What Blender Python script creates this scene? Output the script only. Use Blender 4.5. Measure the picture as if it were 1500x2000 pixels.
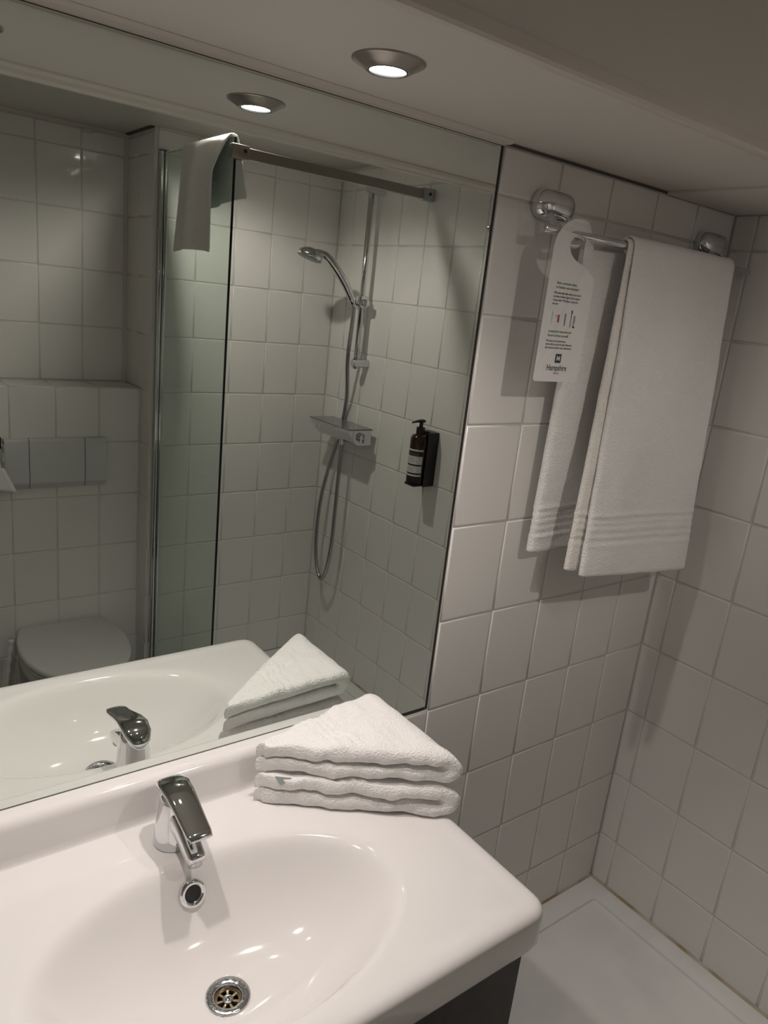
import bpy, bmesh, math, random
from mathutils import Vector, Matrix, noise
from mathutils.geometry import tessellate_polygon
random.seed(7)
PI = math.pi
scene = bpy.context.scene
for o in list(bpy.data.objects):
    bpy.data.objects.remove(o)
C = scene.collection
FLOOR = -0.90            # the scene is laid out from the tile joint under the mirror; everything is lifted to floor = 0 at the end

# ------------------------------------------------------------------ camera
camd = bpy.data.cameras.new('camera')
camd.sensor_fit = 'VERTICAL'; camd.sensor_height = 24.0
camd.lens = 1449.7 / 2000 * 24.0
camd.clip_start = 0.01
cam = bpy.data.objects.new('camera', camd); C.objects.link(cam)
_r = Vector((0.7991, -0.5919, 0.1057)); _u = Vector((0.0808, 0.2799, 0.9566)); _f = Vector((0.5958, 0.7559, -0.2715))
_m = Matrix.Identity(4)
for i in range(3):
    _m[i][0] = _r[i]; _m[i][1] = _u[i]; _m[i][2] = -_f[i]
_m.translation = Vector((-0.9567, -0.9984, 0.8039 - FLOOR))
cam.matrix_world = _m
scene.camera = cam

# ------------------------------------------------------------------ world, exposure
w = bpy.data.worlds.new('world'); scene.world = w; w.use_nodes = True
w.node_tree.nodes['Background'].inputs[0].default_value = (0.75, 0.72, 0.68, 1)
w.node_tree.nodes['Background'].inputs[1].default_value = 0.02
vs = scene.view_settings
vs.view_transform = 'Standard'; vs.look = 'None'; vs.gamma = 1.0; vs.use_curve_mapping = False
vs.exposure = 0.66
SPOT_W = 8.2             # each bulkhead downlight
CEIL_W = 9.0            # ceiling downlight above the shower screen
WARM = (1.0, 0.895, 0.845)
COOL = (1.0, 0.92, 0.84)

# ------------------------------------------------------------------ materials
MATS = {}
def mat(name, col=(.8, .8, .8), rough=.5, metal=0.0, spec=.5, coat=0.0, bump=None, bdist=.001, var=None, emit=None, estr=0, sheen=0, trans=0, ior=1.45):
    m = bpy.data.materials.new(name); m.use_nodes = True
    nt = m.node_tree; b = nt.nodes['Principled BSDF']
    b.inputs['Base Color'].default_value = (*col, 1)
    b.inputs['Roughness'].default_value = rough
    b.inputs['Metallic'].default_value = metal
    b.inputs['Specular IOR Level'].default_value = spec
    b.inputs['IOR'].default_value = ior
    b.inputs['Coat Weight'].default_value = coat
    b.inputs['Coat Roughness'].default_value = .03
    b.inputs['Sheen Weight'].default_value = sheen
    b.inputs['Transmission Weight'].default_value = trans
    if emit:
        b.inputs['Emission Color'].default_value = (*emit, 1); b.inputs['Emission Strength'].default_value = estr
    tc = nt.nodes.new('ShaderNodeTexCoord')
    if bump:
        scale, strength, detail = bump
        n = nt.nodes.new('ShaderNodeTexNoise'); n.inputs['Scale'].default_value = scale; n.inputs['Detail'].default_value = detail
        bp = nt.nodes.new('ShaderNodeBump'); bp.inputs['Strength'].default_value = strength; bp.inputs['Distance'].default_value = bdist
        nt.links.new(tc.outputs['Object'], n.inputs['Vector']); nt.links.new(n.outputs['Fac'], bp.inputs['Height'])
        nt.links.new(bp.outputs['Normal'], b.inputs['Normal'])
    if var:
        scale, c2, lo, hi = var
        n = nt.nodes.new('ShaderNodeTexNoise'); n.inputs['Scale'].default_value = scale; n.inputs['Detail'].default_value = 3
        r = nt.nodes.new('ShaderNodeMapRange'); r.inputs['From Min'].default_value = lo; r.inputs['From Max'].default_value = hi
        mx = nt.nodes.new('ShaderNodeMix'); mx.data_type = 'RGBA'
        mx.inputs['A'].default_value = (*col, 1); mx.inputs['B'].default_value = (*c2, 1)
        nt.links.new(tc.outputs['Object'], n.inputs['Vector']); nt.links.new(n.outputs['Fac'], r.inputs['Value'])
        nt.links.new(r.outputs['Result'], mx.inputs['Factor']); nt.links.new(mx.outputs['Result'], b.inputs['Base Color'])
    MATS[name] = m
    return m
mat('tile', (.78, .762, .735), .055, spec=.5, bump=(9, .08, 2), bdist=.002)
mat('grout', (.69, .66, .62), .8, bump=(300, .3, 2))
mat('mirror', (.78, .82, .785), 0.0, metal=1)
mat('mirror_edge', (.02, .02, .018), .4)
mat('chrome', (.72, .73, .74), .05, metal=1)
mat('hose', (.45, .45, .45), .28, metal=1)
mat('brushed', (.42, .38, .35), .32, metal=1, bump=(400, .1, 1))
mat('ceramic', (.875, .85, .835), .08, spec=.5, coat=.3)
mat('acrylic', (.80, .80, .79), .22, bump=(30, .05, 2), var=(6, (.72, .73, .72), .45, .7))
mat('paint', (.70, .66, .61), .55, bump=(40, .05, 2))
mat('trimpaint', (.66, .61, .55), .4)
mat('ceiling', (.58, .56, .52), .5)
mat('gap', (.02, .02, .02), .8)
mat('painted_shadowgap', (.10, .085, .07), .8)  # dark tone that paints the shade of a gap onto solid strips
mat('terry', (.93, .915, .90), .95, spec=.1, sheen=.0, bump=(300, .7, 3), bdist=.005)
mat('terry_warmlit', (.92, .885, .84), .95, spec=.1, sheen=.0, bump=(300, .7, 3), bdist=.005)  # the same white terry with warm light put into its base colour
mat('wenge', (.018, .014, .016), .45, bump=(60, .2, 3), var=(25, (.035, .027, .03), .4, .7))
mat('wcwhite', (.66, .66, .64), .25)
mat('plate', (.62, .63, .63), .3)
mat('black', (.012, .012, .013), .35)
mat('amber', (.030, .008, .006), .15)
mat('label', (.62, .62, .58), .6)
mat('labelink', (.25, .25, .24), .6)
mat('card', (.86, .84, .84), .55)
mat('ink', (.05, .05, .055), .6)
mat('inkgreen', (.10, .26, .05), .6)
mat('inkorange', (.42, .10, .04), .6)
mat('inkgrey', (.20, .22, .23), .6)
mat('floor', (.06, .055, .05), .45, var=(20, (.09, .085, .08), .4, .7))
mat('caulk', (.52, .48, .40), .6, var=(9, (.34, .25, .13), .42, .62))
mat('lamp', (1, 1, 1), .4, emit=(1, .97, .92), estr=60)
mat('brass', (.62, .47, .30), .3, metal=1)
mat('drainsteel', (.50, .51, .52), .18, metal=1, bump=(260, .6, 2), bdist=.001)
mat('shelfglass', (.16, .17, .165), .06, spec=.6)
mat('paper', (.78, .77, .75), .9)
mat('facegrey', (.30, .33, .34), .35)
mat('glassedge', (.006, .012, .010), .2)
def glass_mat():
    m = bpy.data.materials.new('screenglass'); m.use_nodes = True; nt = m.node_tree
    nt.nodes.remove(nt.nodes['Principled BSDF'])
    out = nt.nodes['Material Output']
    t = nt.nodes.new('ShaderNodeBsdfTransparent'); t.inputs[0].default_value = (.90, .94, .915, 1)
    g = nt.nodes.new('ShaderNodeBsdfGlossy'); g.inputs['Roughness'].default_value = .01; g.inputs[0].default_value = (.8, .85, .82, 1)
    lw = nt.nodes.new('ShaderNodeLayerWeight'); lw.inputs[0].default_value = .5
    pw = nt.nodes.new('ShaderNodeMath'); pw.operation = 'POWER'; pw.inputs[1].default_value = 5
    fr = nt.nodes.new('ShaderNodeMath'); fr.operation = 'MULTIPLY_ADD'; fr.inputs[1].default_value = .55; fr.inputs[2].default_value = .03
    nt.links.new(lw.outputs['Facing'], pw.inputs[0]); nt.links.new(pw.outputs[0], fr.inputs[0])
    mx = nt.nodes.new('ShaderNodeMixShader')
    nt.links.new(fr.outputs[0], mx.inputs[0]); nt.links.new(t.outputs[0], mx.inputs[1]); nt.links.new(g.outputs[0], mx.inputs[2])
    nt.links.new(mx.outputs[0], out.inputs[0])
    MATS['screenglass'] = m
glass_mat()

# ------------------------------------------------------------------ helpers
def wloc(o):
    v = Vector(o.location)
    while o.parent:
        o = o.parent; v += o.location
    return v
def tag(o, label=None, cat=None, group=None, kind=None):
    if label: o['label'] = label
    if cat: o['category'] = cat
    if group: o['group'] = group
    if kind: o['kind'] = kind
    return o
def thing(name, loc, label, cat, group=None, parent=None):
    o = bpy.data.objects.new(name, None); C.objects.link(o); o.location = loc
    o.empty_display_size = .02
    if parent:
        o.parent = parent; o.location = Vector(loc) - wloc(parent)
    return tag(o, label, cat, group)
def obj(name, bm, m, parent=None, smooth=True, angle=None, label=None, cat=None, group=None, kind=None, sub=0):
    me = bpy.data.meshes.new(name)
    bmesh.ops.recalc_face_normals(bm, faces=bm.faces)
    bm.to_mesh(me); bm.free()
    if m: me.materials.append(MATS[m])
    if smooth:
        me.polygons.foreach_set('use_smooth', [True] * len(me.polygons))
        if angle is not None: me.set_sharp_from_angle(angle=math.radians(angle))
    o = bpy.data.objects.new(name, me); C.objects.link(o)
    if parent:
        me.transform(Matrix.Translation(-wloc(parent))); o.parent = parent
    else:
        xs = [v.co for v in me.vertices]
        b = Vector(((min(v.x for v in xs) + max(v.x for v in xs)) / 2, (min(v.y for v in xs) + max(v.y for v in xs)) / 2, min(v.z for v in xs)))
        me.transform(Matrix.Translation(-b)); o.location = b
    if sub:
        md = o.modifiers.new('sub', 'SUBSURF'); md.levels = sub; md.render_levels = sub
    return tag(o, label, cat, group, kind)
def BM(): return bmesh.new()
def box(bm, x0, x1, y0, y1, z0, z1, bev=0, seg=2):
    r = bmesh.ops.create_cube(bm, size=1)
    vs_ = r['verts']
    for v in vs_:
        v.co = Vector(((x0 + x1) / 2 + v.co.x * (x1 - x0), (y0 + y1) / 2 + v.co.y * (y1 - y0), (z0 + z1) / 2 + v.co.z * (z1 - z0)))
    if bev:
        es = set(e for v in vs_ for e in v.link_edges)
        bmesh.ops.bevel(bm, geom=list(es), offset=bev, segments=seg, affect='EDGES', profile=.5)
    return bm
def loft(bm, rings, closed=True, cap=True):
    R = [[bm.verts.new(p) for p in r] for r in rings]
    n = len(R[0])
    for a, b in zip(R[:-1], R[1:]):
        for i in range(n if closed else n - 1):
            j = (i + 1) % n
            bm.faces.new((a[i], a[j], b[j], b[i]))
    if cap:
        bm.faces.new(R[0][::-1]); bm.faces.new(R[-1])
    return R
def frame(d):
    d = Vector(d).normalized()
    a = Vector((0, 0, 1)) if abs(d.z) < .95 else Vector((1, 0, 0))
    s = d.cross(a).normalized(); return s, s.cross(d).normalized()
def tube(bm, pts, r, n=12, cap=True):
    pts = [Vector(p) for p in pts]
    rings = []; s = None
    for i, p in enumerate(pts):
        d = (pts[min(i + 1, len(pts) - 1)] - pts[max(i - 1, 0)]).normalized()
        if s is None: s, t = frame(d)
        else:
            s = (s - d * s.dot(d)).normalized(); t = s.cross(d).normalized()
        rr = r[i] if isinstance(r, (list, tuple)) else r
        rings.append([p + s * math.cos(2 * PI * k / n) * rr + t * math.sin(2 * PI * k / n) * rr for k in range(n)])
    loft(bm, rings, True, cap); return bm
def lathe(bm, prof, origin, axis=(0, 0, 1), n=32, cap=False):
    ax = Vector(axis).normalized(); s, t = frame(ax); o = Vector(origin)
    rings = [[o + ax * h + (s * math.cos(2 * PI * k / n) + t * math.sin(2 * PI * k / n)) * max(r, 1e-5) for k in range(n)] for r, h in prof]
    loft(bm, rings, True, cap); return bm
def spline(pts, n=8):
    pts = [Vector(p) for p in pts]; out = []
    P = [pts[0] * 2 - pts[1]] + pts + [pts[-1] * 2 - pts[-2]]
    for i in range(1, len(P) - 2):
        for k in range(n):
            t = k / n; a, b, c, d = P[i - 1], P[i], P[i + 1], P[i + 2]
            out.append(.5 * ((2 * b) + (c - a) * t + (2 * a - 5 * b + 4 * c - d) * t * t + (3 * b - a - 3 * c + d) * t ** 3))
    out.append(pts[-1]); return out
def sstep(a, b, x):
    t = min(1, max(0, (x - a) / (b - a))); return t * t * (3 - 2 * t)
def struct(name, bm, m, parent=None, **k):
    return obj(name, bm, m, parent, smooth=False, kind=None if parent else 'structure', **k)

# ------------------------------------------------------------------ tiles
TW, TH, GAP = .1495, .200, .0030
TILE = {}
def tile_mesh(wd, hg):
    key = (round(wd, 4), round(hg, 4))
    if key in TILE: return TILE[key]
    wd, hg = key
    rings = [(0, .006), (0, .0019), (.0014, .0006), (.0040, 0.0)]
    vs_, nrm = [], []
    for ins, y in rings:
        for sx, sz in ((-1, -1), (1, -1), (1, 1), (-1, 1)):
            vs_.append((sx * (wd / 2 - ins), y, sz * (hg / 2 - ins)))
    out = {0: .0, 1: .0, 2: .6, 3: 1.0}
    for k in range(4):
        for sx, sz in ((-1, -1), (1, -1), (1, 1), (-1, 1)):
            v = Vector((sx, 0, sz)).normalized() * (1 - out[k]) + Vector((0, -1, 0)) * out[k]
            nrm.append(v.normalized())
    fs = []
    for k in range(3):
        for i in range(4):
            j = (i + 1) % 4
            fs.append((k * 4 + i, k * 4 + j, (k + 1) * 4 + j, (k + 1) * 4 + i))
    fs.append((12, 13, 14, 15))
    me = bpy.data.meshes.new('tile'); me.from_pydata(vs_, [], fs)
    me.polygons.foreach_set('use_smooth', [True] * len(fs)); me.update()
    me.normals_split_custom_set_from_vertices(nrm)
    me.materials.append(MATS['tile'])
    TILE[key] = me
    return me
def cuts(a, b, anchor, pitch):
    """joint positions of a grid anchored at `anchor` between a and b"""
    k = math.floor((a - anchor) / pitch); out = [a]; x = anchor + k * pitch
    while x < b - 1e-4:
        if x > a + 1e-4: out.append(x)
        x += pitch
    out.append(b)
    return [(p, q) for p, q in zip(out[:-1], out[1:]) if q - p > .008]
def tiles(parent, us, zs, place, rot, skip=None):
    pl = wloc(parent)
    for u0, u1 in us:
        for z0, z1 in zs:
            uc, zc = (u0 + u1) / 2, (z0 + z1) / 2
            if skip and skip(uc, zc): continue
            o = bpy.data.objects.new('tile', tile_mesh(u1 - u0 - GAP, z1 - z0 - GAP)); C.objects.link(o)
            o.parent = parent; o.location = Vector(place(uc, zc)) - pl
            j = .0016
            e = Matrix.Rotation(random.uniform(-j, j), 4, 'X') @ Matrix.Rotation(random.uniform(-j, j), 4, 'Z')
            o.rotation_euler = (rot @ e).to_euler()

XR, DS, DT, DL = .7504, -1.6512, -1.9155, -1.742      # right wall, shower end wall, toilet wall, cistern ledge front
CEIL, SOF, TRAYZ = 1.277, 1.082, -.750
XL = -1.55
ROT0 = Matrix.Identity(4); ROTR = Matrix.Rotation(-PI / 2, 4, 'Z'); ROTF = Matrix.Rotation(PI, 4, 'Z'); ROTT = Matrix.Rotation(-PI / 2, 4, 'X')

# ------------------------------------------------------------------ room shell
b = BM(); box(b, XL, XR + .08, DT - .08, .10, FLOOR - .05, FLOOR); struct('floor', b, 'floor')
b = BM(); box(b, XL, XR + .08, DT - .08, .10, CEIL, CEIL + .05); struct('ceiling', b, 'ceiling')
# back wall (with the mirror): slab + tile bed
b = BM(); box(b, XL - .06, XR + .08, .0075, .10, FLOOR, CEIL)
box(b, .0015, XR, -.001, .0075, FLOOR, SOF); box(b, XL, .0015, -.001, .0075, FLOOR, .0005)
wb = struct('wall_back', b, 'grout')
tiles(wb, cuts(0.0005, XR - .001, 0, TW), cuts(FLOOR, SOF - .004, 0, TH), lambda u, z: (u, -.003, z), ROT0)
tiles(wb, cuts(-.299, 0.0005, 0, TW), cuts(FLOOR, 0, 0, TH), lambda u, z: (u, -.003, z), ROT0)
# right wall
b = BM(); box(b, XR + .002, XR + .08, DT - .08, .0075, FLOOR, CEIL)
wr = struct('wall_right', b, 'grout')
tiles(wr, cuts(DS, -.3562, -.0572, TW), cuts(TRAYZ, CEIL - .004, 0, TH), lambda u, z: (XR, u, z), ROTR)
tiles(wr, cuts(-.3562, -.003, -.0572, TW), cuts(TRAYZ, SOF - .004, 0, TH), lambda u, z: (XR, u, z), ROTR)
# shower end wall
b = BM(); box(b, .012, XR + .002, DT - .08, DS - .002, FLOOR, CEIL); box(b, 0.002, .012, DT - .08, DS + .001, FLOOR, CEIL)
ws = struct('wall_front_shower', b, 'grout')
tiles(ws, cuts(.012, XR - .001, .4561, TW), cuts(TRAYZ, CEIL - .004, 0, TH), lambda u, z: (u, DS, z), ROTF)
# return wall beside the toilet niche
b = BM(); box(b, .0018, .0022, DT, DS, FLOOR, CEIL)
wt = struct('wall_return', b, 'grout')
tiles(wt, [(DT, DT + .115), (DT + .115, DS + .002)], cuts(FLOOR, CEIL - .012, 0, TH), lambda u, z: (0, u, z), ROTR,
      skip=lambda u, z: u < DL and z < .3)
# toilet wall above the cistern ledge
b = BM(); box(b, XL, .002, DT - .08, DT - .002, FLOOR, CEIL)
wf = struct('wall_front', b, 'grout')
tiles(wf, cuts(XL + .9, -.003, -.3092, TW), cuts(.4, CEIL - .012, 0, TH), lambda u, z: (u, DT, z), ROTF)
# boxed-in cistern ledge
b = BM(); box(b, XL, .0, DT, DL - .002, FLOOR, .398)
wl = struct('wall_cistern_ledge', b, 'grout')
tiles(wl, cuts(XL + .75, -.003, -.4486, TW), cuts(FLOOR, .4, 0, TH), lambda u, z: (u, DL, z), ROTF)
for u0, u1 in cuts(XL + .75, -.003, -.4486, TW):
    o = bpy.data.objects.new('tile', tile_mesh(u1 - u0 - GAP, DL - DT - .006)); C.objects.link(o); o.parent = wl
    o.location = Vector(((u0 + u1) / 2, (DL + DT) / 2, .4004)) - wloc(wl); o.rotation_euler = ROTT.to_euler()
# left wall (behind the photographer), plain
b = BM(); box(b, XL - .06, XL, DT - .08, .0075, FLOOR, CEIL); struct('wall_left', b, 'paint')

# bulkhead over the basin, its trims and the access panel
b = BM(); box(b, XL, XR + .002, -.360, .0075, SOF, CEIL)
struct('ceiling_bulkhead', b, 'paint')
def profile_x(bm, pts, x0, x1):
    loft(bm, [[(x0, y, z) for y, z in pts], [(x1, y, z) for y, z in pts]])
b = BM(); profile_x(b, [(-.363, SOF + .004), (-.363, SOF - .010), (-.360, SOF - .0135), (-.352, SOF - .0135), (-.348, SOF - .010), (-.330, SOF - .0075), (-.326, SOF - .003), (-.322, SOF - .003), (-.322, SOF + .004)], XL, XR)
tag(obj('trim_1', b, 'trimpaint', smooth=False), kind='structure')
b = BM(); profile_x(b, [(.0, SOF), (.0, SOF - .0062), (-.007, SOF - .0062), (-.010, SOF - .003), (-.013, SOF - .0062), (-.022, SOF - .0055), (-.027, SOF - .001), (-.027, SOF)], XL, -.001)
tag(obj('trim_2', b, 'trimpaint', smooth=False), kind='structure')
b = BM(); box(b, .470, XR - .004, -.340, -.006, SOF - .006, SOF + .001, .0012, 1)
tag(obj('trim_3', b, 'paint', smooth=False), kind='structure')
b = BM(); box(b, .0, XR - .002, -.0055, .0, SOF - .0042, SOF - .0005)
tag(obj('painted_gap_wall', b, 'painted_shadowgap', smooth=False), kind='structure')  # solid strip, coloured dark to paint the shade line under the bulkhead
# edge strips between wall tiles and ceiling
def strip(name, x0, x1, y0, y1, z0, z1, m='trimpaint'):
    b_ = BM(); box(b_, x0, x1, y0, y1, z0, z1); return tag(obj(name, b_, m, smooth=False), kind='structure')
strip('trim_5', XL, -.004, DT + .001, DT + .012, CEIL - .010, CEIL - .0005)
strip('painted_gap_return', -.014, -.001, DT + .014, DS, CEIL - .0045, CEIL - .0005, 'painted_shadowgap')  # dark colour paints the shade between return wall and ceiling
strip('trim_7', .012, XR - .013, DS + .001, DS + .012, CEIL - .008, CEIL - .0005)
strip('trim_8', XR - .012, XR - .001, DS + .001, -.366, CEIL - .008, CEIL - .0005)
b = BM(); box(b, -.155, -.128, DT + .004, DT + .018, CEIL - .024, CEIL - .0105, .002, 1)
obj('ceiling_clip', b, 'plate', label='small white plastic clip under the ceiling edge above the toilet', cat='clip', angle=40)
# sealant along the shower tray
b = BM(); profile_x(b, [(-.003, TRAYZ), (-.003, TRAYZ + .005), (-.0075, TRAYZ)], .02, XR)
tag(obj('trim_9', b, 'caulk', smooth=False), kind='structure')
b = BM(); loft(b, [[(XR, y, TRAYZ), (XR, y, TRAYZ + .006), (XR - .006, y, TRAYZ)] for y in (DS, -.009)])
tag(obj('trim_10', b, 'caulk', smooth=False), kind='structure')

# ------------------------------------------------------------------ mirror
t = thing('mirror', (-.69, .004, .0085), 'large frameless wall mirror above the washbasin', 'mirror')
b = BM(); box(b, XL + .02, -.0040, .0015, .0062, .0085, 1.0752); obj('mirror_glass', b, 'mirror', t, smooth=False)
b = BM()
box(b, -.0040, -.0012, .0005, .0070, .005, 1.0765); box(b, XL + .02, -.0055, .0005, .0070, .0045, .0085); box(b, XL + .02, -.0055, .0005, .0070, 1.0752, 1.0768)
obj('mirror_edge', b, 'mirror_edge', t, smooth=False, label='thin dark edge of the mirror')

# ------------------------------------------------------------------ downlights
def downlight(x, y, z, label, watts, col, size=2.1, blend=.75):
    t_ = thing('recessed_downlight', (x, y, z), label, 'ceiling light', 'recessed downlights')
    b_ = BM(); lathe(b_, [(.0455, .0), (.0455, -.0012), (.043, -.0026), (.034, -.0075), (.0275, -.0115), (.0255, -.0118), (.0250, -.010)], (x, y, z), n=40)
    obj('bezel', b_, 'brushed', t_, label='brushed metal bezel')
    b_ = BM(); lathe(b_, [(.0250, -.0098), (.0235, -.0122), (.0228, -.0118), (.0226, -.0085)], (x, y, z), n=40)
    obj('retaining_ring', b_, 'black', t_)
    b_ = BM(); lathe(b_, [(.0227, -.0092), (.015, -.0100), (.0, -.0104)], (x, y, z), n=32)
    obj('lens', b_, 'lamp', t_, label='glowing lamp lens')
    ld = bpy.data.lights.new('downlight_beam', 'SPOT'); ld.energy = watts; ld.color = col; ld.spot_size = size; ld.spot_blend = blend
    ld.shadow_soft_size = .017
    lo = bpy.data.objects.new('downlight_beam', ld); C.objects.link(lo); lo.parent = t_; lo.location = (0, 0, -.0165)
    return t_
downlight(-.374, -.172, SOF, 'lit round downlight in the bulkhead above the mirror, right of the tap', SPOT_W, WARM)
downlight(-.777, -.172, SOF, 'lit round downlight in the bulkhead above the left side of the basin', SPOT_W, WARM)
downlight(.042, -1.15, CEIL, 'lit round ceiling downlight above the shower screen', CEIL_W, COOL, 2.8, .45)


# ------------------------------------------------------------------ washbasin
VX0, VX1, VY, VZ = -.992, -.158, -.487, -.017
BCX, BCY, BA, BB, BD = -.575, -.290, .252, .150, .118
def bowl(x, y):
    r = math.hypot((x - BCX) / BA, (y - BCY) / BB)
    d = BD * (1 - r ** 3.1) if r < 1 else -(r - 1) * .366
    k = .010                                   # soft rim
    d = k * math.log(1 + math.exp(min(40, d / k)))
    if r < 1.5:
        q = math.hypot(x + .573, y + .285)
        return d + .022 * (1 - sstep(.017, .027, q))
    return 0.0
def basin():
    bm = BM(); RC, RE = .034, .013
    xs = []
    def axis(a, b_, n, ra, rb):
        out = []
        e = [0, .0008, .0022, .0045, .0075, .0105, RE, .018, .025, RC]
        L = [a + q for q in e] if ra else [a]
        H = [b_ - q for q in e][::-1] if rb else [b_]
        a2, b2 = L[-1], H[0]
        mid = [a2 + (b2 - a2) * i / n for i in range(1, n)]
        return L + mid + H
    X = axis(VX0, VX1, 120, True, True); Y = axis(VY, -.001, 70, True, False)
    V = {}
    for i, x in enumerate(X):
        for j, y in enumerate(Y):
            dx0, dx1, dy0 = x - VX0, VX1 - x, y - VY
            px, py, d = x, y, min(dx0, dx1, dy0)
            for dx, sx, cx in ((dx0, -1, VX0 + RC), (dx1, 1, VX1 - RC)):
                if dx < RC and dy0 < RC:
                    u, v = RC - dx, RC - dy0
                    s = max(u, v) / math.hypot(u, v) if u + v > 1e-9 else 1
                    px, py = cx + sx * u * s, VY + RC - v * s
                    d = RC - max(u, v)
            z = VZ
            if d < RE: z -= RE - math.sqrt(max(0, RE * RE - (RE - d) ** 2))
            z += .0016 * math.exp(-((d - .022) / .010) ** 2)     # faint raised bead along the rim
            z -= bowl(px, py)
            V[i, j] = bm.verts.new((px, py, z))
    nx, ny = len(X), len(Y)
    for i in range(nx - 1):
        for j in range(ny - 1):
            bm.faces.new((V[i, j], V[i + 1, j], V[i + 1, j + 1], V[i, j + 1]))
    ring = [V[0, j] for j in range(ny - 1, -1, -1)] + [V[i, 0] for i in range(1, nx)] + [V[nx - 1, j] for j in range(1, ny)]
    prev = ring
    cxm, cym = (VX0 + VX1) / 2, VY / 2
    for z, ins in ((-.045, 0), (-.074, 0), (-.0800, .0022), (-.0822, .006), (-.0822, .05)):
        cur = []
        for v in ring:
            d = Vector((v.co.x - cxm, v.co.y - cym)); sx = 1 - ins / (VX1 - cxm); sy = 1 - ins / abs(VY - cym)
            cur.append(bm.verts.new((cxm + d.x * sx, cym + (d.y * sy if d.y < 0 else d.y), z)))
        for a in range(len(ring) - 1):
            bm.faces.new((prev[a], cur[a], cur[a + 1], prev[a + 1]))
        prev = cur
    return bm
wbz = thing('washbasin', (BCX, VY / 2, -.0822), 'white ceramic washbasin top with an oval bowl', 'washbasin')
obj('basin', basin(), 'ceramic', wbz, angle=50)
b = BM()
pr = [(-.0002, -.030), (-.0002, .0555)]
for k in range(9):
    a = PI / 2 * k / 8; pr.append((-.0155 - .016 * math.sin(a), .0395 + .016 * math.cos(a)))
pr += [(-.0315, -.006)]
for k in range(5):
    a = PI / 2 * k / 4; pr.append((-.0315 - .006 * (1 - math.cos(a)), -.006 - .0115 * math.sin(a)))
pr += [(-.0375, -.030)]
profile_x(b, pr, VX0 + .003, VX1 - .003)
obj('upstand', b, 'ceramic', wbz, angle=35)
# drain
dz = VZ - bowl(-.573, -.285) + .022 + .0005
b = BM(); lathe(b, [(.030, -.002), (.0305, .0012), (.029, .0026), (.0205, .0020), (.0188, .0008), (.0180, -.004), (.0172, -.012)], (-.573, -.285, dz), n=40)
dr = obj('drain_flange', b, 'drainsteel', wbz, label='steel drain ring')
b = BM(); lathe(b, [(.0178, -.013), (.0, -.0132)], (-.573, -.285, dz), n=32); obj('drain_pit', b, 'black', dr)
b = BM(); lathe(b, [(.0175, -.0100), (.0175, -.0070), (.0148, -.0066), (.0145, -.0100)], (-.573, -.285, dz), n=32)
for k in range(7):
    a = 2 * PI * k / 7 + .25
    c_, s_ = math.cos(a), math.sin(a)
    pts = [(-.573 + c_ * r - s_ * h, -.285 + s_ * r + c_ * h) for r, h in ((.005, -.0013), (.0155, -.0019), (.0155, .0019), (.005, .0013))]
    loft(b, [[(p[0], p[1], dz - .0100) for p in pts], [(p[0], p[1], dz - .0066) for p in pts]])
obj('drain_grate', b, 'brass', dr, angle=30, label='brass coloured spoked drain grate')
b = BM(); lathe(b, [(.0072, -.010), (.0072, -.0045), (.0062, -.0036), (.0034, -.0038), (.0028, -.0065), (.0, -.0068)], (-.573, -.285, dz), n=24)
obj('drain_screw', b, 'drainsteel', dr)
# overflow on the back slope of the bowl
ox, oy = -.5765, -.1605
oz = VZ - bowl(ox, oy)
e = .002
nrm = Vector(((bowl(ox + e, oy) - bowl(ox - e, oy)) / (2 * e), (bowl(ox, oy + e) - bowl(ox, oy - e)) / (2 * e), 1)).normalized()
nrm = (nrm + Vector((0, -.30, .0))).normalized(); OV = Vector((ox, oy, oz)) + nrm * .004
b = BM(); lathe(b, [(.0205, -.012), (.0208, .0), (.0200, .0030), (.0176, .0044), (.0140, .0040), (.0118, .0016), (.0114, -.006)], OV, nrm, n=32)
ov = obj('overflow_ring', b, 'chrome', wbz, label='chrome overflow ring')
b = BM(); lathe(b, [(.0118, .0002), (.0, .0)], OV, nrm, n=24); obj('overflow_hole', b, 'black', ov)

# ------------------------------------------------------------------ vanity cabinet under the basin
cb = thing('vanity_cabinet', (BCX, -.23, -.60), 'dark wood vanity cabinet under the white washbasin', 'cabinet')
b = BM(); box(b, -.975, -.957, -.440, -.004, -.60, -.0835); obj('side_panel', b, 'wenge', cb, smooth=False)
b = BM(); box(b, -.190, -.172, -.440, -.004, -.60, -.0835); obj('side_panel', b, 'wenge', cb, smooth=False)
b = BM(); box(b, -.957, -.190, -.440, -.004, -.60, -.582); obj('bottom_panel', b, 'wenge', cb, smooth=False)
for x0, x1, hx in ((-.975, -.5745, -.60), (-.5725, -.172, -.547)):
    b = BM(); box(b, x0, x1, -.459, -.4405, -.60, -.0850, .0012, 1); d_ = obj('door', b, 'wenge', cb, angle=40)
    b = BM(); tube(b, spline([(hx, -.459, -.19), (hx, -.478, -.19), (hx, -.482, -.20), (hx, -.482, -.30), (hx, -.478, -.31), (hx, -.459, -.31)], 5), .005, 10); obj('handle', b, 'chrome', d_)

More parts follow.
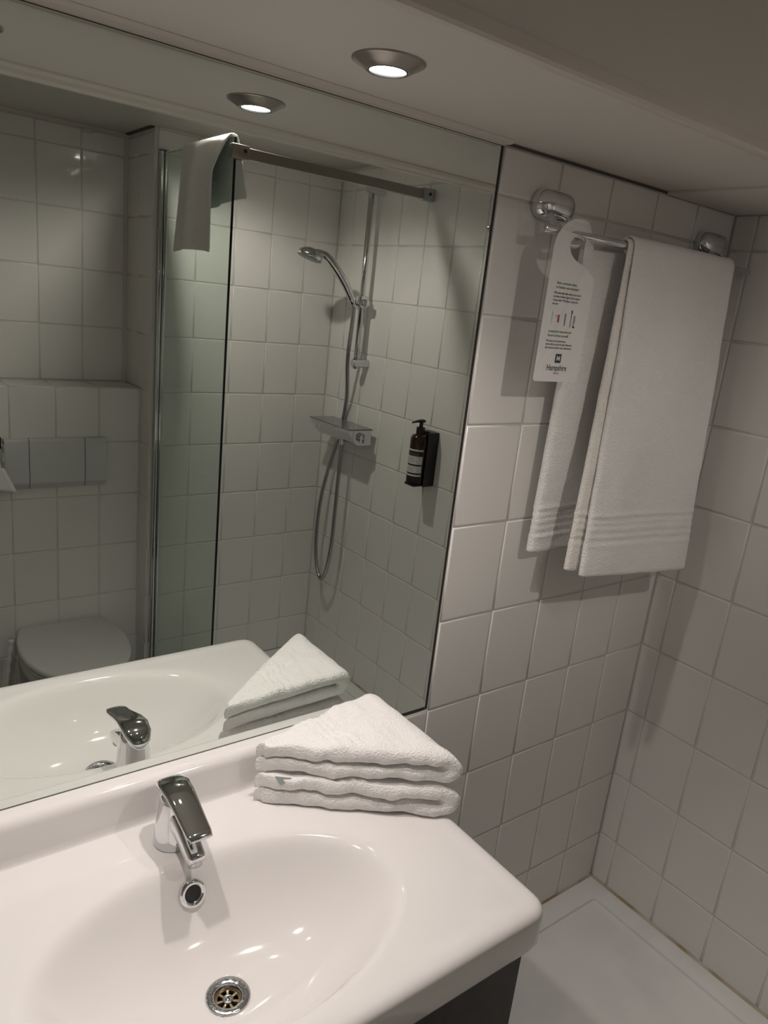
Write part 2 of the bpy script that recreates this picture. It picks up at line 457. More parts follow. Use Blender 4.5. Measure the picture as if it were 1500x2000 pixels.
# ------------------------------------------------------------------ tap
tp = thing('mixer_tap', (-.578, -.090, -.0175), 'chrome single lever mixer tap on the washbasin', 'tap')
def ell(cx, cy, cz, rx, ry, n=28, tilt=0, sup=2.0):
    out = []
    for k in range(n):
        a = 2 * PI * k / n; c_, s_ = math.cos(a), math.sin(a)
        u = math.copysign(abs(c_) ** (2 / sup), c_) * rx; v = math.copysign(abs(s_) ** (2 / sup), s_) * ry
        out.append((cx + u, cy + v * math.cos(tilt), cz + v * math.sin(tilt)))
    return out
b = BM()
loft(b, [ell(-.578, -.090, -.0168, .0300, .0295), ell(-.578, -.090, -.0150, .0306, .0300), ell(-.578, -.090, .000, .0296, .0292), ell(-.578, -.091, .022, .0272, .0272),
         ell(-.578, -.092, .040, .0250, .0254, tilt=-.08), ell(-.578, -.091, .055, .0232, .0240, tilt=-.18), ell(-.578, -.089, .066, .0205, .0215, tilt=-.25), ell(-.578, -.089, .071, .0120, .0130, tilt=-.25)])
obj('body', b, 'chrome', tp)
def sect(c, wx, hz, ang, n=20, sup=3.2):
    out = []
    for k in range(n):
        a = 2 * PI * k / n; c_, s_ = math.cos(a), math.sin(a)
        u = math.copysign(abs(c_) ** (2 / sup), c_) * wx; v = math.copysign(abs(s_) ** (2 / sup), s_) * hz
        out.append((c[0] + u, c[1] + v * math.sin(ang), c[2] + v * math.cos(ang)))
    return out
b = BM()
loft(b, [sect((-.578, -.095, .030), .0165, .022, -.35), sect((-.578, -.112, .0300), .0160, .0200, -.42), sect((-.578, -.133, .0255), .0152, .0160, -.45),
         sect((-.578, -.154, .0190), .0146, .0125, -.45), sect((-.578, -.173, .0120), .0140, .0108, -.45), sect((-.578, -.179, .0095), .0120, .0085, -.45)])
sp = obj('spout', b, 'chrome', tp)
b = BM(); lathe(b, [(.0, -.004), (.0085, -.004), (.0102, -.0038), (.0108, .0), (.0108, .010)], (-.578, -.169, .0012), (0, .25, 1), n=24); obj('aerator', b, 'drainsteel', sp)
b = BM()
hp = [((-.578, -.056, .050), .006, .006, .9), ((-.578, -.058, .062), .0165, .0085, .85), ((-.578, -.070, .0730), .0225, .0085, .45), ((-.578, -.090, .0790), .0240, .0078, .02),
      ((-.578, -.112, .0765), .0222, .0070, -.22), ((-.578, -.136, .0700), .0206, .0060, -.30), ((-.578, -.160, .0625), .0196, .0052, -.28), ((-.578, -.180, .0575), .0188, .0044, -.15), ((-.578, -.190, .0565), .0160, .0028, .0)]
loft(b, [sect(c, wx, hz, a, sup=2.6) for c, wx, hz, a in hp])
obj('lever', b, 'chrome', tp)

# ------------------------------------------------------------------ folded towels on the basin
def folded_towel(name, z0, th, gap, xr, yb, L, W, label, seed, rise=0.0, drop=0.0, rot=0.0):
    """strip of terry doubled over a fold on its right side and folded to a triangle; hypotenuse faces the bowl"""
    bm = BM(); NS, NV = 84, 15
    us = [1.0 - i / NS for i in range(NS + 1)]           # tip -> fold
    def ridge(u): return sum(.0024 * math.exp(-((u - c) / .013) ** 2) for c in (.44, .50, .56, .62))
    r_out = th + gap / 2
    rings = []
    for j in range(NV):
        v = j / (NV - 1)
        edge = min(v, 1 - v) * (NV - 1)
        pinch = 1.0 if edge >= 1.5 else (.80 if edge < .5 else .97)
        outer, inner = [], []
        mid0 = z0 + th + gap / 2
        def P(u, z):
            ww = W * (1 - u) ** .92 + .012
            y = yb - v * ww
            x = xr - u * L + .010 * math.sin(v * 2.2) * u
            n_ = noise.noise(Vector((x * 22 + seed, y * 22, z * 25))) * .0050 + noise.noise(Vector((x * 60, y * 60 + seed, z * 50))) * .0026
            zz = z + n_ * (.25 if z < z0 + .004 and z0 < 0 else 1)
            zz += rise * (1 - v) * (1 - u) - drop * u * u
            return Vector((x + n_ * .6, y + n_ * .8, zz))
        def tt(u): return th * pinch * (1 - .10 * u)
        def gg(u): return gap * (1 - .40 * u)
        for u in us:        # upper ply
            m_ = mid0 - th * .10 * u
            outer.append(P(u, m_ + gg(u) / 2 + tt(u) + ridge(u))); inner.append(P(u, m_ + gg(u) / 2 + th * (1 - pinch) * .5))
        for k in range(1, 8):   # fold
            a = PI / 2 - PI * k / 8
            outer.append(P(-math.cos(a) * (gap / 2 + th * pinch) / L * 1.15, mid0 + math.sin(a) * (gap / 2 + th * pinch)))
            inner.append(P(-math.cos(a) * gap / 2 / L, mid0 + math.sin(a) * gap / 2))
        for u in reversed(us):
            m_ = mid0 - th * .10 * u
            zo = max(z0, m_ - gg(u) / 2 - tt(u)) - ridge(u) * .3
            outer.append(P(u, zo if z0 > 0 else max(z0 + .0003, zo))); inner.append(P(u, m_ - gg(u) / 2 - th * (1 - pinch) * .5))
        rings.append(outer + inner[::-1])
    R = [[bm.verts.new(p) for p in r] for r in rings]
    n = len(R[0]); h = n // 2
    for a, c in zip(R[:-1], R[1:]):
        for i in range(n):
            k = (i + 1) % n; bm.faces.new((a[i], a[k], c[k], c[i]))
    for r, fl in ((R[0], False), (R[-1], True)):
        for i in range(h - 1):
            f = (r[i], r[i + 1], r[n - 2 - i], r[n - 1 - i]); bm.faces.new(f if fl else f[::-1])
    if rot:
        bmesh.ops.rotate(bm, verts=bm.verts, cent=(xr, yb, 0), matrix=Matrix.Rotation(rot, 3, 'Z'))
    return obj(name, bm, 'terry', label=label, cat='towel', group='folded towels on the washbasin', sub=1)
tl = folded_towel('folded_towel', VZ + .0012, .0262, .0045, -.200, -.044, .234, .204, 'white towel folded to a triangle, lying directly on the washbasin', 3, rise=.006, rot=.098)
tu = folded_towel('folded_towel', .0438, .0255, .0050, -.200, -.036, .230, .206, 'white towel folded to a triangle, on top of another folded towel', 11, rise=.014, drop=.006, rot=.098)
b = BM()
loft(b, [[(-.4076, -.0910, .0372), (-.3845, -.1052, .0353), (-.4022, -.1033, .0262)], [(-.4072, -.0905, .0372), (-.3841, -.1047, .0353), (-.4018, -.1028, .0262)]])
obj('care_tag', b, 'facegrey', tl, smooth=False, label='small grey care tag')

# ------------------------------------------------------------------ towel rail
BY, BZ = -.066, .953
rl = thing('towel_rail', (.40, -.003, BZ), 'chrome towel rail on the tiled wall beside the mirror', 'towel rail')
b = BM(); tube(b, [(.058, BY, BZ), (.060, BY, BZ), (.739, BY, BZ), (.741, BY, BZ)], [.006, .0075, .0075, .006], 16); obj('bar', b, 'chrome', rl)
for cx in (.129, .656):
    b = BM(); rings = []
    for dy, s in ((-.0031, .99), (-.010, 1.0), (-.020, .97), (-.028, .86), (-.033, .66), (-.036, .40), (-.037, .12)):
        ring = []
        for k in range(36):
            a = 2 * PI * k / 36; c_, s_ = math.cos(a), math.sin(a)
            hw, hr = .0230, .0265
            ring.append((cx + (math.copysign(hw, c_) if abs(c_) > 1e-6 else 0) * min(1, abs(c_) * 3) * (.4 + .6 * s) + c_ * hr * s, dy, 1.0 + s_ * .0265 * s))
        rings.append(ring)
    loft(b, rings); mt = obj('mount', b, 'chrome', rl)
    b = BM(); tube(b, spline([(cx - .022, -.022, .990), (cx - .024, -.040, .972), (cx - .024, -.060, .955), (cx - .017, BY - .004, BZ - .014), (cx, BY - .004, BZ - .018), (cx + .017, BY - .004, BZ - .014), (cx + .024, -.060, .955), (cx + .024, -.040, .972), (cx + .022, -.022, .990)], 6), .0062, 12)
    obj('loop', b, 'chrome', mt)

# ------------------------------------------------------------------ bath towel on the rail
def flap(bm, path, xl, xr, th, nx=22, seed=0, ridges=(), droop=0.0, thin=0.0):
    """thick rounded slab of terry following a (y,z) path; xl/xr are functions of t in 0..1"""
    pts = [Vector((0, y, z)) for y, z in path]; rings = []
    N = len(pts)
    for i, p in enumerate(pts):
        t = i / (N - 1)
        d = (pts[min(i + 1, N - 1)] - pts[max(i - 1, 0)]).normalized()
        nrm_ = Vector((0, d.z, -d.y))
        a, c = xl(t), xr(t); r = th / 2 * (1 - thin * sstep(.62, .88, t))
        prof = []
        for k in range(nx + 1): prof.append((a + r + (c - a - 2 * r) * k / nx, 1))
        for k in range(1, 4): prof.append((c - r + r * math.sin(PI * k / 4), math.cos(PI * k / 4)))
        for k in range(nx + 1): prof.append((c - r - (c - a - 2 * r) * k / nx, -1))
        for k in range(1, 4): prof.append((a + r - r * math.sin(PI * k / 4), -math.cos(PI * k / 4)))
        endk = 1.0 if 0 < i < N - 1 else .45
        ring = []
        for x, s in prof:
            w_ = noise.noise(Vector((x * 9 + seed, p.y * 6, p.z * 5))) * .006 * (1 - sstep(.70, .92, t) * (1 if thin else 0)) + noise.noise(Vector((x * 30, seed, p.z * 26))) * .0016
            rd = sum(.0024 * math.exp(-((p.z - rz) / .0042) ** 2) for rz in ridges) - (.0016 if ridges and min(ridges) < p.z < max(ridges) else 0)
            ring.append(Vector((x + w_ * .6, p.y, p.z - droop * (x - .26) / .4 * max(0, 1 - t * 2.2) + (noise.noise(Vector((x * 8, seed, 0))) * .008 if i in (0, N - 1) else 0))) + nrm_ * (s * (r * endk + rd) + w_))
        rings.append(ring)
    loft(bm, rings)
def lin(a, b_, n): return [(a[0] + (b_[0] - a[0]) * i / n, a[1] + (b_[1] - a[1]) * i / n) for i in range(n)]
ht = thing('bath_towel', (.45, BY, .30), 'white bath towel hanging over the chrome towel rail', 'towel')
RID = (.372, .388, .404, .418, .432)
def overbar(y0, yb, off, zb, n=130):
    P = lin((y0, zb), (BY - off, BZ), n)
    for k in range(7):
        a = PI - PI * k / 6; P.append((BY + math.cos(a) * off, BZ + math.sin(a) * off))
    return P
b = BM()
flap(b, overbar(-.120, 0, .0180, .302) + lin((-.0465, .93), (-.0430, .88), 5), lambda t: .292 - .030 * (1 - t) ** 1.3 + .06 * sstep(.955, .985, t), lambda t: .648 + .008 * (1 - t), .0140, seed=1, ridges=RID, droop=.034, thin=.60)
obj('front_layer', b, 'terry', ht, sub=1)
b = BM()
flap(b, overbar(-.098, 0, .0118, .309) + lin((-.0535, .93), (-.0510, .88), 4), lambda t: .282 - .044 * (1 - t) ** 1.2 + .06 * sstep(.955, .985, t), lambda t: .642 + .008 * (1 - t), .0150, seed=5, ridges=RID, droop=.034, thin=.62)
obj('inner_layer', b, 'terry_warmlit', ht, sub=1)
b = BM()
flap(b, lin((-.0300, .334), (-.0340, .942), 130) + [(-.0340, .942)], lambda t: .194 + .008 * t, lambda t: .640, .020, seed=9, ridges=RID)
obj('rear_layer', b, 'terry', ht, sub=1)

# ------------------------------------------------------------------ door-hanger card on the rail
SX, SY, SZ, SW, SH = .0735, -.0800, .695, .122, .283
sg = thing('hanger_card', (SX + SW / 2, SY, SZ), 'white printed door hanger card hooked over the towel rail', 'card')
def card():
    bm = BM(); o = []
    def arc(cx, cy, r, a0, a1, n, rx=None):
        for k in range(n + 1):
            a = math.radians(a0 + (a1 - a0) * k / n); o.append((cx + (rx or r) * math.cos(a), cy + r * math.sin(a)))
    arc(.006, .006, .006, 180, 270, 4); arc(SW - .006, .006, .006, 270, 360, 4)
    o += [(SW, .187), (.094, .2025), (.076, .2095), (.060, .2150), (.048, .2225)]
    arc(.066, .2375, .0185, 200, 0, 12, .0255)            # over the top of the hole
    arc(.1045, .2280, .0130, 180, 360, 10, .0130)         # hook end
    arc(SW / 2, .2275, .0555, 0, 180, 20, SW / 2)
    def Y(s, t_):
        k = sstep(.080, .096, s) * sstep(.200, .214, t_) * (1 - sstep(.252, .283, t_) * .6)
        return SY + .024 * k
    tri = tessellate_polygon([[Vector((s, t_, 0)) for s, t_ in o]])
    top = [[bm.verts.new((SX + s + .62 * (Y(s, t_) - SY), Y(s, t_) + th, SZ + t_)) for s, t_ in o] for th in (0, .0006)]
    for t3 in tri:
        bm.faces.new([top[0][i] for i in t3]); bm.faces.new([top[1][i] for i in reversed(t3)])
    n = len(o)
    for i in range(n):
        j = (i + 1) % n; bm.faces.new((top[0][i], top[1][i], top[1][j], top[0][j]))
    return bm
obj('card', card(), 'card', sg, smooth=False)
def text(body, s, t_, size, m, name='print', xs=1.0, parent=None, align='LEFT', bold=0.0):
    cu = bpy.data.curves.new(name, 'FONT'); cu.body = body; cu.size = size; cu.align_x = align; cu.offset = bold
    tmp = bpy.data.objects.new(name, cu); C.objects.link(tmp)
    dg = bpy.context.evaluated_depsgraph_get()
    me = bpy.data.meshes.new_from_object(tmp.evaluated_get(dg)); bpy.data.objects.remove(tmp)
    me.transform(Matrix.Translation((SX + s, SY - .0004, SZ + t_)) @ Matrix.Rotation(PI / 2, 4, 'X') @ Matrix.Diagonal((xs, 1, 1, 1)))
    me.transform(Matrix.Translation(-wloc(sg)))
    me.materials.clear(); me.materials.append(MATS[m])
    o = bpy.data.objects.new(name, me); C.objects.link(o); o.parent = sg
    return o
text('Bent u vergeten zaken', .022, .1710, .0060, 'inkgreen', 'printed_heading', 1.00, bold=.0001)
text('in Hotelier voor de kamer?', .022, .1637, .0060, 'inkgreen', 'printed_heading', .95, bold=.0001)
for i, l in enumerate(('Wij weten bijna alles, daarom een aantal', 'van deze artikelen liggen bij de receptie.', 'Vraag ernaar! Wij helpen u graag met', 'een set!')):
    text(l, .0185, .1545 - i * .0062, .0050, 'ink', 'printed_text', .90, bold=.00006)
text('Is everything important you', .0200, .0880, .0060, 'inkgreen', 'printed_heading', .93, bold=.0001)
text('forgot to bring yourself?', .0200, .0807, .0060, 'inkgreen', 'printed_heading', .95, bold=.0001)
for i, l in enumerate(('We always have several items', 'most useful, just ask the desk. Please ask', 'the reception staff for more information.')):
    text(l, .0175, .0715 - i * .0060, .0050, 'ink', 'printed_text', .88, bold=.00006)
text('Hampshire', .058, .0205, .0150, 'ink', 'printed_name', .84, align='CENTER', bold=.0001)
text('HOTELS', .058, .0140, .0042, 'ink', 'printed_text', 1.0, align='CENTER')
def flat(name, pts, m, parent=None, dy=.0004):
    bm = BM(); vs0 = [bm.verts.new((SX + s, SY - dy, SZ + t_)) for s, t_ in pts]; bm.faces.new(vs0)
    return obj(name, bm, m, parent or sg, smooth=False)
lg = flat('printed_logo', [(.0500, .0350), (.0505, .0345), (.0655, .0345), (.066, .0350), (.066, .0500), (.0655, .0505), (.0505, .0505), (.0500, .0500)], 'ink')
flat('printed_logo_mark', [(.0535, .0385), (.0555, .0385), (.0580, .0420), (.0605, .0385), (.0625, .0385), (.0625, .0470), (.0600, .0470), (.0600, .0445), (.0560, .0445), (.0560, .0470), (.0535, .0470)], 'card', lg, .0006)
def icon(s0, s1, t0, t1, m): return flat('printed_icon', [(s0, t0), (s1, t0), (s1, t1), (s0, t1)], m)
icon(.0385, .0430, .1060, .1190, 'inkorange'); icon(.0330, .0345, .1150, .1180, 'ink'); icon(.0230, .0236, .1030, .1230, 'inkgrey')
icon(.0580, .0605, .1010, .1225, 'inkgrey'); icon(.0745, .0760, .0990, .1240, 'ink'); icon(.0738, .0770, .1240, .1290, 'ink')
icon(.0825, .0845, .1010, .1200, 'inkgrey'); icon(.0855, .0865, .1060, .1200, 'inkgrey'); icon(.0825, .0875, .0985, .1015, 'ink')

# ------------------------------------------------------------------ shower tray
sty = thing('shower_tray', (.38, -.82, FLOOR), 'white shower tray along the tiled right wall', 'shower tray')
b = BM()
def rect(x0, x1, y0, y1, z, r=.0, n=4):
    if r <= 0: return [(x0, y0, z), (x1, y0, z), (x1, y1, z), (x0, y1, z)]
    out = []
    for cx, cy, a0 in ((x0 + r, y0 + r, 180), (x1 - r, y0 + r, 270), (x1 - r, y1 - r, 0), (x0 + r, y1 - r, 90)):
        for k in range(n + 1):
            a = math.radians(a0 + 90 * k / n); out.append((cx + r * math.cos(a), cy + r * math.sin(a), z))
    return out
TX0, TX1, TY0, TY1 = -.005, XR - .0008, DS + .0008, -.0038
rings = [rect(TX0, TX1, TY0, TY1, FLOOR, .004), rect(TX0, TX1, TY0, TY1, TRAYZ - .004, .004), rect(TX0 + .003, TX1, TY0, TY1, TRAYZ - .0002, .004)]
for ins, z in ((.060, .0), (.0615, -.0008), (.0630, -.0080), (.0645, -.0092), (.075, -.0098), (.20, -.015)):
    rings.append(rect(TX0 + ins, TX1 - ins, TY0 + ins, TY1 - ins, TRAYZ + z, max(.006, .012 - 0 * ins)))
loft(b, rings, cap=True)
obj('tray', b, 'acrylic', sty, angle=35)
b = BM(); lathe(b, [(.045, .0), (.045, .003), (.040, .0045), (.0, .0046)], (.42, -1.30, TRAYZ - .0150), n=32); obj('drain_cover', b, 'chrome', sty, angle=40)

# ------------------------------------------------------------------ shower screen
GX = .030
ss = thing('shower_screen', (GX, -1.36, TRAYZ), 'frameless glass shower screen with a chrome wall post and support bar', 'shower screen')
b = BM(); box(b, GX - .0035, GX + .0035, DS + .012, -1.100, TRAYZ + .003, 1.198); gl = obj('glass_panel', b, 'screenglass', ss, smooth=False)
b = BM(); box(b, GX - .0036, GX + .0036, -1.0998, -1.0985, TRAYZ + .003, 1.198); obj('glass_edge', b, 'glassedge', gl, smooth=False, label='dark polished glass edge')
b = BM(); box(b, GX - .0036, GX + .0036, DS + .03, -1.0985, 1.1981, 1.1990); obj('glass_edge', b, 'facegrey', gl, smooth=False)
b = BM(); box(b, .0145, .0275, DS + .0005, DS + .024, TRAYZ + .001, 1.207, .004, 3); box(b, .0285, .0415, DS + .0005, DS + .026, TRAYZ + .001, 1.207, .004, 3)
pst = obj('wall_post', b, 'chrome', ss, angle=40)
b = BM(); box(b, .0120, .0430, DS + .0005, DS + .028, 1.2072, 1.2105, .001, 1); obj('post_cap', b, 'drainsteel', pst, smooth=False)
SBY, SBZ = -1.088, 1.160
b = BM(); box(b, .060, XR - .045, SBY - .007, SBY + .007, SBZ - .015, SBZ + .015, .0015, 1); sb = obj('support_bar', b, 'brushed', ss, angle=40)
b = BM(); box(b, GX - .020, .064, SBY - .012, SBY + .014, SBZ - .019, SBZ + .019, .003, 2); cl = obj('glass_clamp', b, 'brushed', ss, angle=40)
b = BM(); lathe(b, [(.0055, .0), (.0052, .0016), (.0, .0018)], (.050, SBY + .014, SBZ + .004), (0, 1, 0), n=16); obj('screw', b, 'black', cl)
b = BM(); box(b, XR - .050, XR - .0005, SBY - .012, SBY + .012, SBZ - .020, SBZ + .020, .004, 2); wc_ = obj('wall_bracket', b, 'drainsteel', ss, angle=40)
b = BM(); lathe(b, [(.0055, .0), (.0052, .0016), (.0, .0018)], (XR - .022, SBY + .012, SBZ + .002), (0, 1, 0), n=16); obj('screw', b, 'black', wc_)

# ------------------------------------------------------------------ towel over the screen
def drape():
    bm = BM(); NX = 30
    rows = []
    prof = []
    for i in range(16): prof.append((.0090 + .007 * i / 15, .892 + (1.192 - .892) * i / 15))
    for k in range(1, 8):
        a = PI - PI * k / 8; prof.append((GX + math.cos(a) * .0125, 1.2000 + math.sin(a) * .0085))
    for i in range(11): prof.append((GX + .013 + .018 * (i / 10), 1.192 - (1.192 - 1.030) * i / 10))
    N = len(prof)
    for i, (x, z) in enumerate(prof):
        near = i < 16
        if near:
            t = i / 15
            y0 = -1.490 + .050 * t; y1 = -1.166 - .030 * t + .085 * max(0, t - .75) / .25
        elif i < 23:
            t = (i - 16) / 6; y0 = -1.440 + .01 * t; y1 = -1.115 + .005 * t
        else:
            t = (i - 23) / 10; y0 = -1.430 + .02 * t; y1 = -1.110 + .020 * t
        row = []
        for k in range(NX + 1):
            s = k / NX; y = y0 + (y1 - y0) * s
            amp = (.007 if near else .006) * (1 - math.exp(-abs(z - 1.205) * 14))
            wv = amp * math.sin(s * 9.5 + 1.2 + (z - .9) * 2) + .5 * amp * math.sin(s * 21 + 3)
            zz = z + (.012 * math.sin(s * 2.6 + .2) - .010 if i in (0,) else 0)
            if not near and i > 30: zz += .030 * (s - .5) * (i - 30) / 3
            row.append(bm.verts.new((x + (wv if near else -wv) - (.004 if near else (-.002 if i > 22 else 0)), y, zz)))
        rows.append(row)
    for a, c in zip(rows[:-1], rows[1:]):
        for k in range(NX): bm.faces.new((a[k], a[k + 1], c[k + 1], c[k]))
    return bm
dt = obj('hand_towel', drape(), 'terry', label='small white towel draped over the top of the glass shower screen', cat='towel')
md = dt.modifiers.new('thick', 'SOLIDIFY'); md.thickness = .0045; md.offset = 0
md = dt.modifiers.new('sub', 'SUBSURF'); md.levels = 1; md.render_levels = 2

# ------------------------------------------------------------------ shower rail with hand shower and hose
RX, RY = XR - .052, -1.372
sr = thing('shower_rail', (RX, RY, .55), 'chrome shower slide rail on the tiled shower wall', 'shower rail')
b = BM(); tube(b, [(RX, RY, .545), (RX, RY, 1.200)], .0108, 20); obj('rail', b, 'chrome', sr)
for z in (.566, 1.185):
    b = BM(); lathe(b, [(.0, -.018), (.0135, -.018), (.0155, -.016), (.0160, .0), (.0165, .046), (.0178, .0515), (.0, .0515)], (RX, RY, z), (1, 0, 0), n=28); obj('wall_mount', b, 'chrome', sr, angle=40)
b = BM(); box(b, RX - .019, RX + .017, RY - .018, RY + .018, .772, .816, .006, 3); sl = obj('slider', b, 'chrome', sr, angle=40)
b = BM(); lathe(b, [(.0, -.001), (.013, .0), (.014, .004), (.0135, .016), (.011, .020), (.0, .0205)], (RX, RY + .018, .790), (0, 1, 0), n=24); obj('clamp_knob', b, 'chrome', sl)
hs = thing('hand_shower', (RX - .02, RY, .80), 'chrome hand shower resting in the slide rail holder', 'shower head')
Hc = Vector((.492, -1.425, .935))      # head centre
hpts = spline([(RX - .030, RY - .004, .775), (RX - .045, RY - .008, .806), (RX - .075, RY - .015, .855), (RX - .115, RY - .025, .905), (RX - .150, RY - .036, .938), tuple(Hc + Vector((.018, .004, .012)))], 6)
nr = len(hpts)
rad = [.0120 if i < 3 else (.0135 if i < 6 else .0118 + .0040 * math.sin(PI * i / nr)) for i in range(nr)]
b = BM(); tube(b, hpts, rad, 18); obj('handle', b, 'chrome', hs)
hd = Vector((-.30, -.04, -.95)).normalized()
b = BM(); lathe(b, [(.0, -.026), (.014, -.0245), (.030, -.0180), (.042, -.0080), (.0475, .0), (.0480, .006), (.0455, .0105)], Hc, hd, n=36); obj('head_shell', b, 'chrome', hs)
b = BM(); lathe(b, [(.0455, .0100), (.041, .0125), (.0, .0135)], Hc, hd, n=36); fp = obj('spray_face', b, 'facegrey', hs)
hose = thing('shower_hose', (XR - .06, -1.45, -.36), 'grey metal shower hose hanging in a long loop below the mixer', 'hose')
def hose_mesh(pts, r):
    bm = BM(); P = spline(pts, 36); tube(bm, P, [r * (1.0 + .10 * (i % 2)) for i in range(len(P))], 10); return bm
hpt = [(RX - .030, RY - .004, .772), (RX - .031, RY - .006, .70), (RX - .020, RY - .030, .58), (XR - .034, -1.440, .44), (XR - .0125, -1.478, .345), (XR - .0125, -1.492, .262), (XR - .026, -1.506, .20), (XR - .055, -1.528, .0), (XR - .060, -1.535, -.18),
       (XR - .062, -1.512, -.30), (XR - .064, -1.470, -.350), (XR - .066, -1.430, -.305), (XR - .068, -1.404, -.18), (XR - .070, -1.396, .0), (XR - .070, -1.394, .15), (XR - .070, -1.392, .262)]
obj('hose_coil', hose_mesh(hpt, .0078), 'hose', hose)

# ------------------------------------------------------------------ thermostatic mixer with shelf
TYA, TYB = -1.535, -1.262
mx = thing('shower_mixer', (XR - .06, -1.40, .262), 'chrome thermostatic shower mixer with a glass shelf top', 'shower mixer')
b = BM()
def mxsec(y, ins=0): return [(XR - .026, y, .326), (XR - .132, y, .326), (XR - .130, y, .314), (XR - .098, y, .276), (XR - .088, y, .268), (XR - .026, y, .268)]
for y in (-1.330, -1.420):
    bb = BM(); lathe(bb, [(.030, -.0006), (.030, -.006), (.016, -.008), (.016, -.030)], (XR, y, .297), (1, 0, 0), n=24); obj('wall_flange', bb, 'chrome', mx, angle=40)
loft(b, [mxsec(TYA), mxsec(TYB)]); obj('mixer_body', b, 'chrome', mx, smooth=False)
b = BM(); box(b, XR - .136, XR - .024, TYA - .004, TYB + .003, .3262, .3310, .001, 1); obj('shelf', b, 'shelfglass', mx, smooth=False, label='dark glass shelf')
for y, sgn in ((TYB, 1), (TYA, -1)):
    b = BM(); lathe(b, [(.0195, .0), (.0200, .002), (.0195, .012), (.017, .0145), (.0, .015)], (XR - .070, y, .298), (0, sgn, 0), n=28); kn = obj('knob', b, 'chrome', mx, angle=40)
    b = BM(); box(b, XR - .074, XR - .066, min(y + sgn * .012, y + sgn * .021), max(y + sgn * .012, y + sgn * .021), .280, .316, .002, 2); obj('grip', b, 'chrome', kn, angle=40)
b = BM(); lathe(b, [(.0100, .0), (.0100, -.010), (.0112, -.011), (.0112, -.022), (.009, -.024)], (XR - .070, -1.392, .2678), n=20); obj('hose_nut', b, 'chrome', mx, angle=40)

# ------------------------------------------------------------------ soap dispenser
bx, by, bz0 = XR - .062, -.933, .214
hb = thing('bottle_holder', (XR - .02, by, .20), 'black wall holder behind the pump bottle', 'holder')
b = BM(); rings = []
for z in (.198, .202, .384, .388):
    ins = .002 if z in (.198, .388) else 0
    rings.append([(XR - .0006, by - .031 + ins, z), (XR - .030, by - .033 + ins, z), (XR - .052, by - .0345 + ins, z), (XR - .052, by - .0318 + ins, z), (XR - .034, by - .026, z), (XR - .028, by, z), (XR - .034, by + .026, z), (XR - .052, by + .0318 - ins, z), (XR - .052, by + .0345 - ins, z), (XR - .030, by + .033 - ins, z), (XR - .0006, by + .031 - ins, z)])
loft(b, rings); obj('holder_shell', b, 'black', hb, angle=30)
b = BM(); box(b, XR - .088, XR - .020, by - .026, by + .026, .198, .2075, .004, 2); obj('holder_foot', b, 'black', hb, angle=40)
pb = thing('pump_bottle', (bx, by, bz0), 'dark amber pump bottle with banded white labels on the shower wall', 'bottle')
b = BM(); lathe(b, [(.0, .0), (.0275, .0), (.0305, .003), (.0308, .150), (.0300, .160), (.0250, .168), (.0150, .172), (.0, .172)], (bx, by, bz0 - .006), n=40); obj('bottle_body', b, 'amber', pb, angle=50)
def band(z0, z1, m, name='label_band', r=.0312, a0=95, a1=265):
    bm = BM(); n = 24
    lo = [(bx + r * math.cos(math.radians(a0 + (a1 - a0) * k / n)), by + r * math.sin(math.radians(a0 + (a1 - a0) * k / n))) for k in range(n + 1)]
    loft(bm, [[(x, y, z0) for x, y in lo], [(x, y, z1) for x, y in lo]], closed=False, cap=False)
    return obj(name, bm, m, pb)
zb = bz0 - .006
band(zb + .002, zb + .026, 'black'); band(zb + .0275, zb + .0335, 'label'); band(zb + .0340, zb + .0385, 'black'); band(zb + .0390, zb + .0640, 'label'); band(zb + .0645, zb + .0690, 'black')
band(zb + .0695, zb + .0980, 'label'); band(zb + .0985, zb + .1150, 'black'); band(zb + .1155, zb + .1215, 'label')
for z in (.044, .048, .052, .056, .075, .079, .083, .087, .091):
    band(zb + z, zb + z + .0012, 'labelink', 'label_print', .0314, 150, 215)
for z in (.102, .107): band(zb + z, zb + z + .0010, 'labelink', 'label_print', .0314, 120, 235)
b = BM(); lathe(b, [(.0150, .0), (.0152, .020), (.0140, .026), (.0070, .027), (.0066, .046), (.0, .046)], (bx, by, zb + .170), n=28); pc = obj('pump_collar', b, 'black', pb, angle=40)
b = BM()
hz = zb + .216
loft(b, [sect((bx, by, hz), .0075, .005, 0, 14)] * 1 + [sect((bx, by + .010, hz + .001), .0095, .0052, 0, 14), sect((bx, by + .016, hz), .006, .003, 0, 14)]) if False else None
def sectx(c, wy, hz_, n=14):
    return [(c[0], c[1] + wy * math.cos(2 * PI * k / n), c[2] + hz_ * math.sin(2 * PI * k / n)) for k in range(n)]
loft(b, [sectx((bx + .015, by, hz), .006, .0035), sectx((bx + .010, by, hz + .0012), .0095, .0055), sectx((bx - .004, by, hz + .0014), .0095, .0055), sectx((bx - .020, by, hz), .0075, .0042), sectx((bx - .036, by, hz - .003), .0050, .0030), sectx((bx - .040, by, hz - .0045), .0040, .0022)])
obj('pump_nozzle', b, 'black', pc)

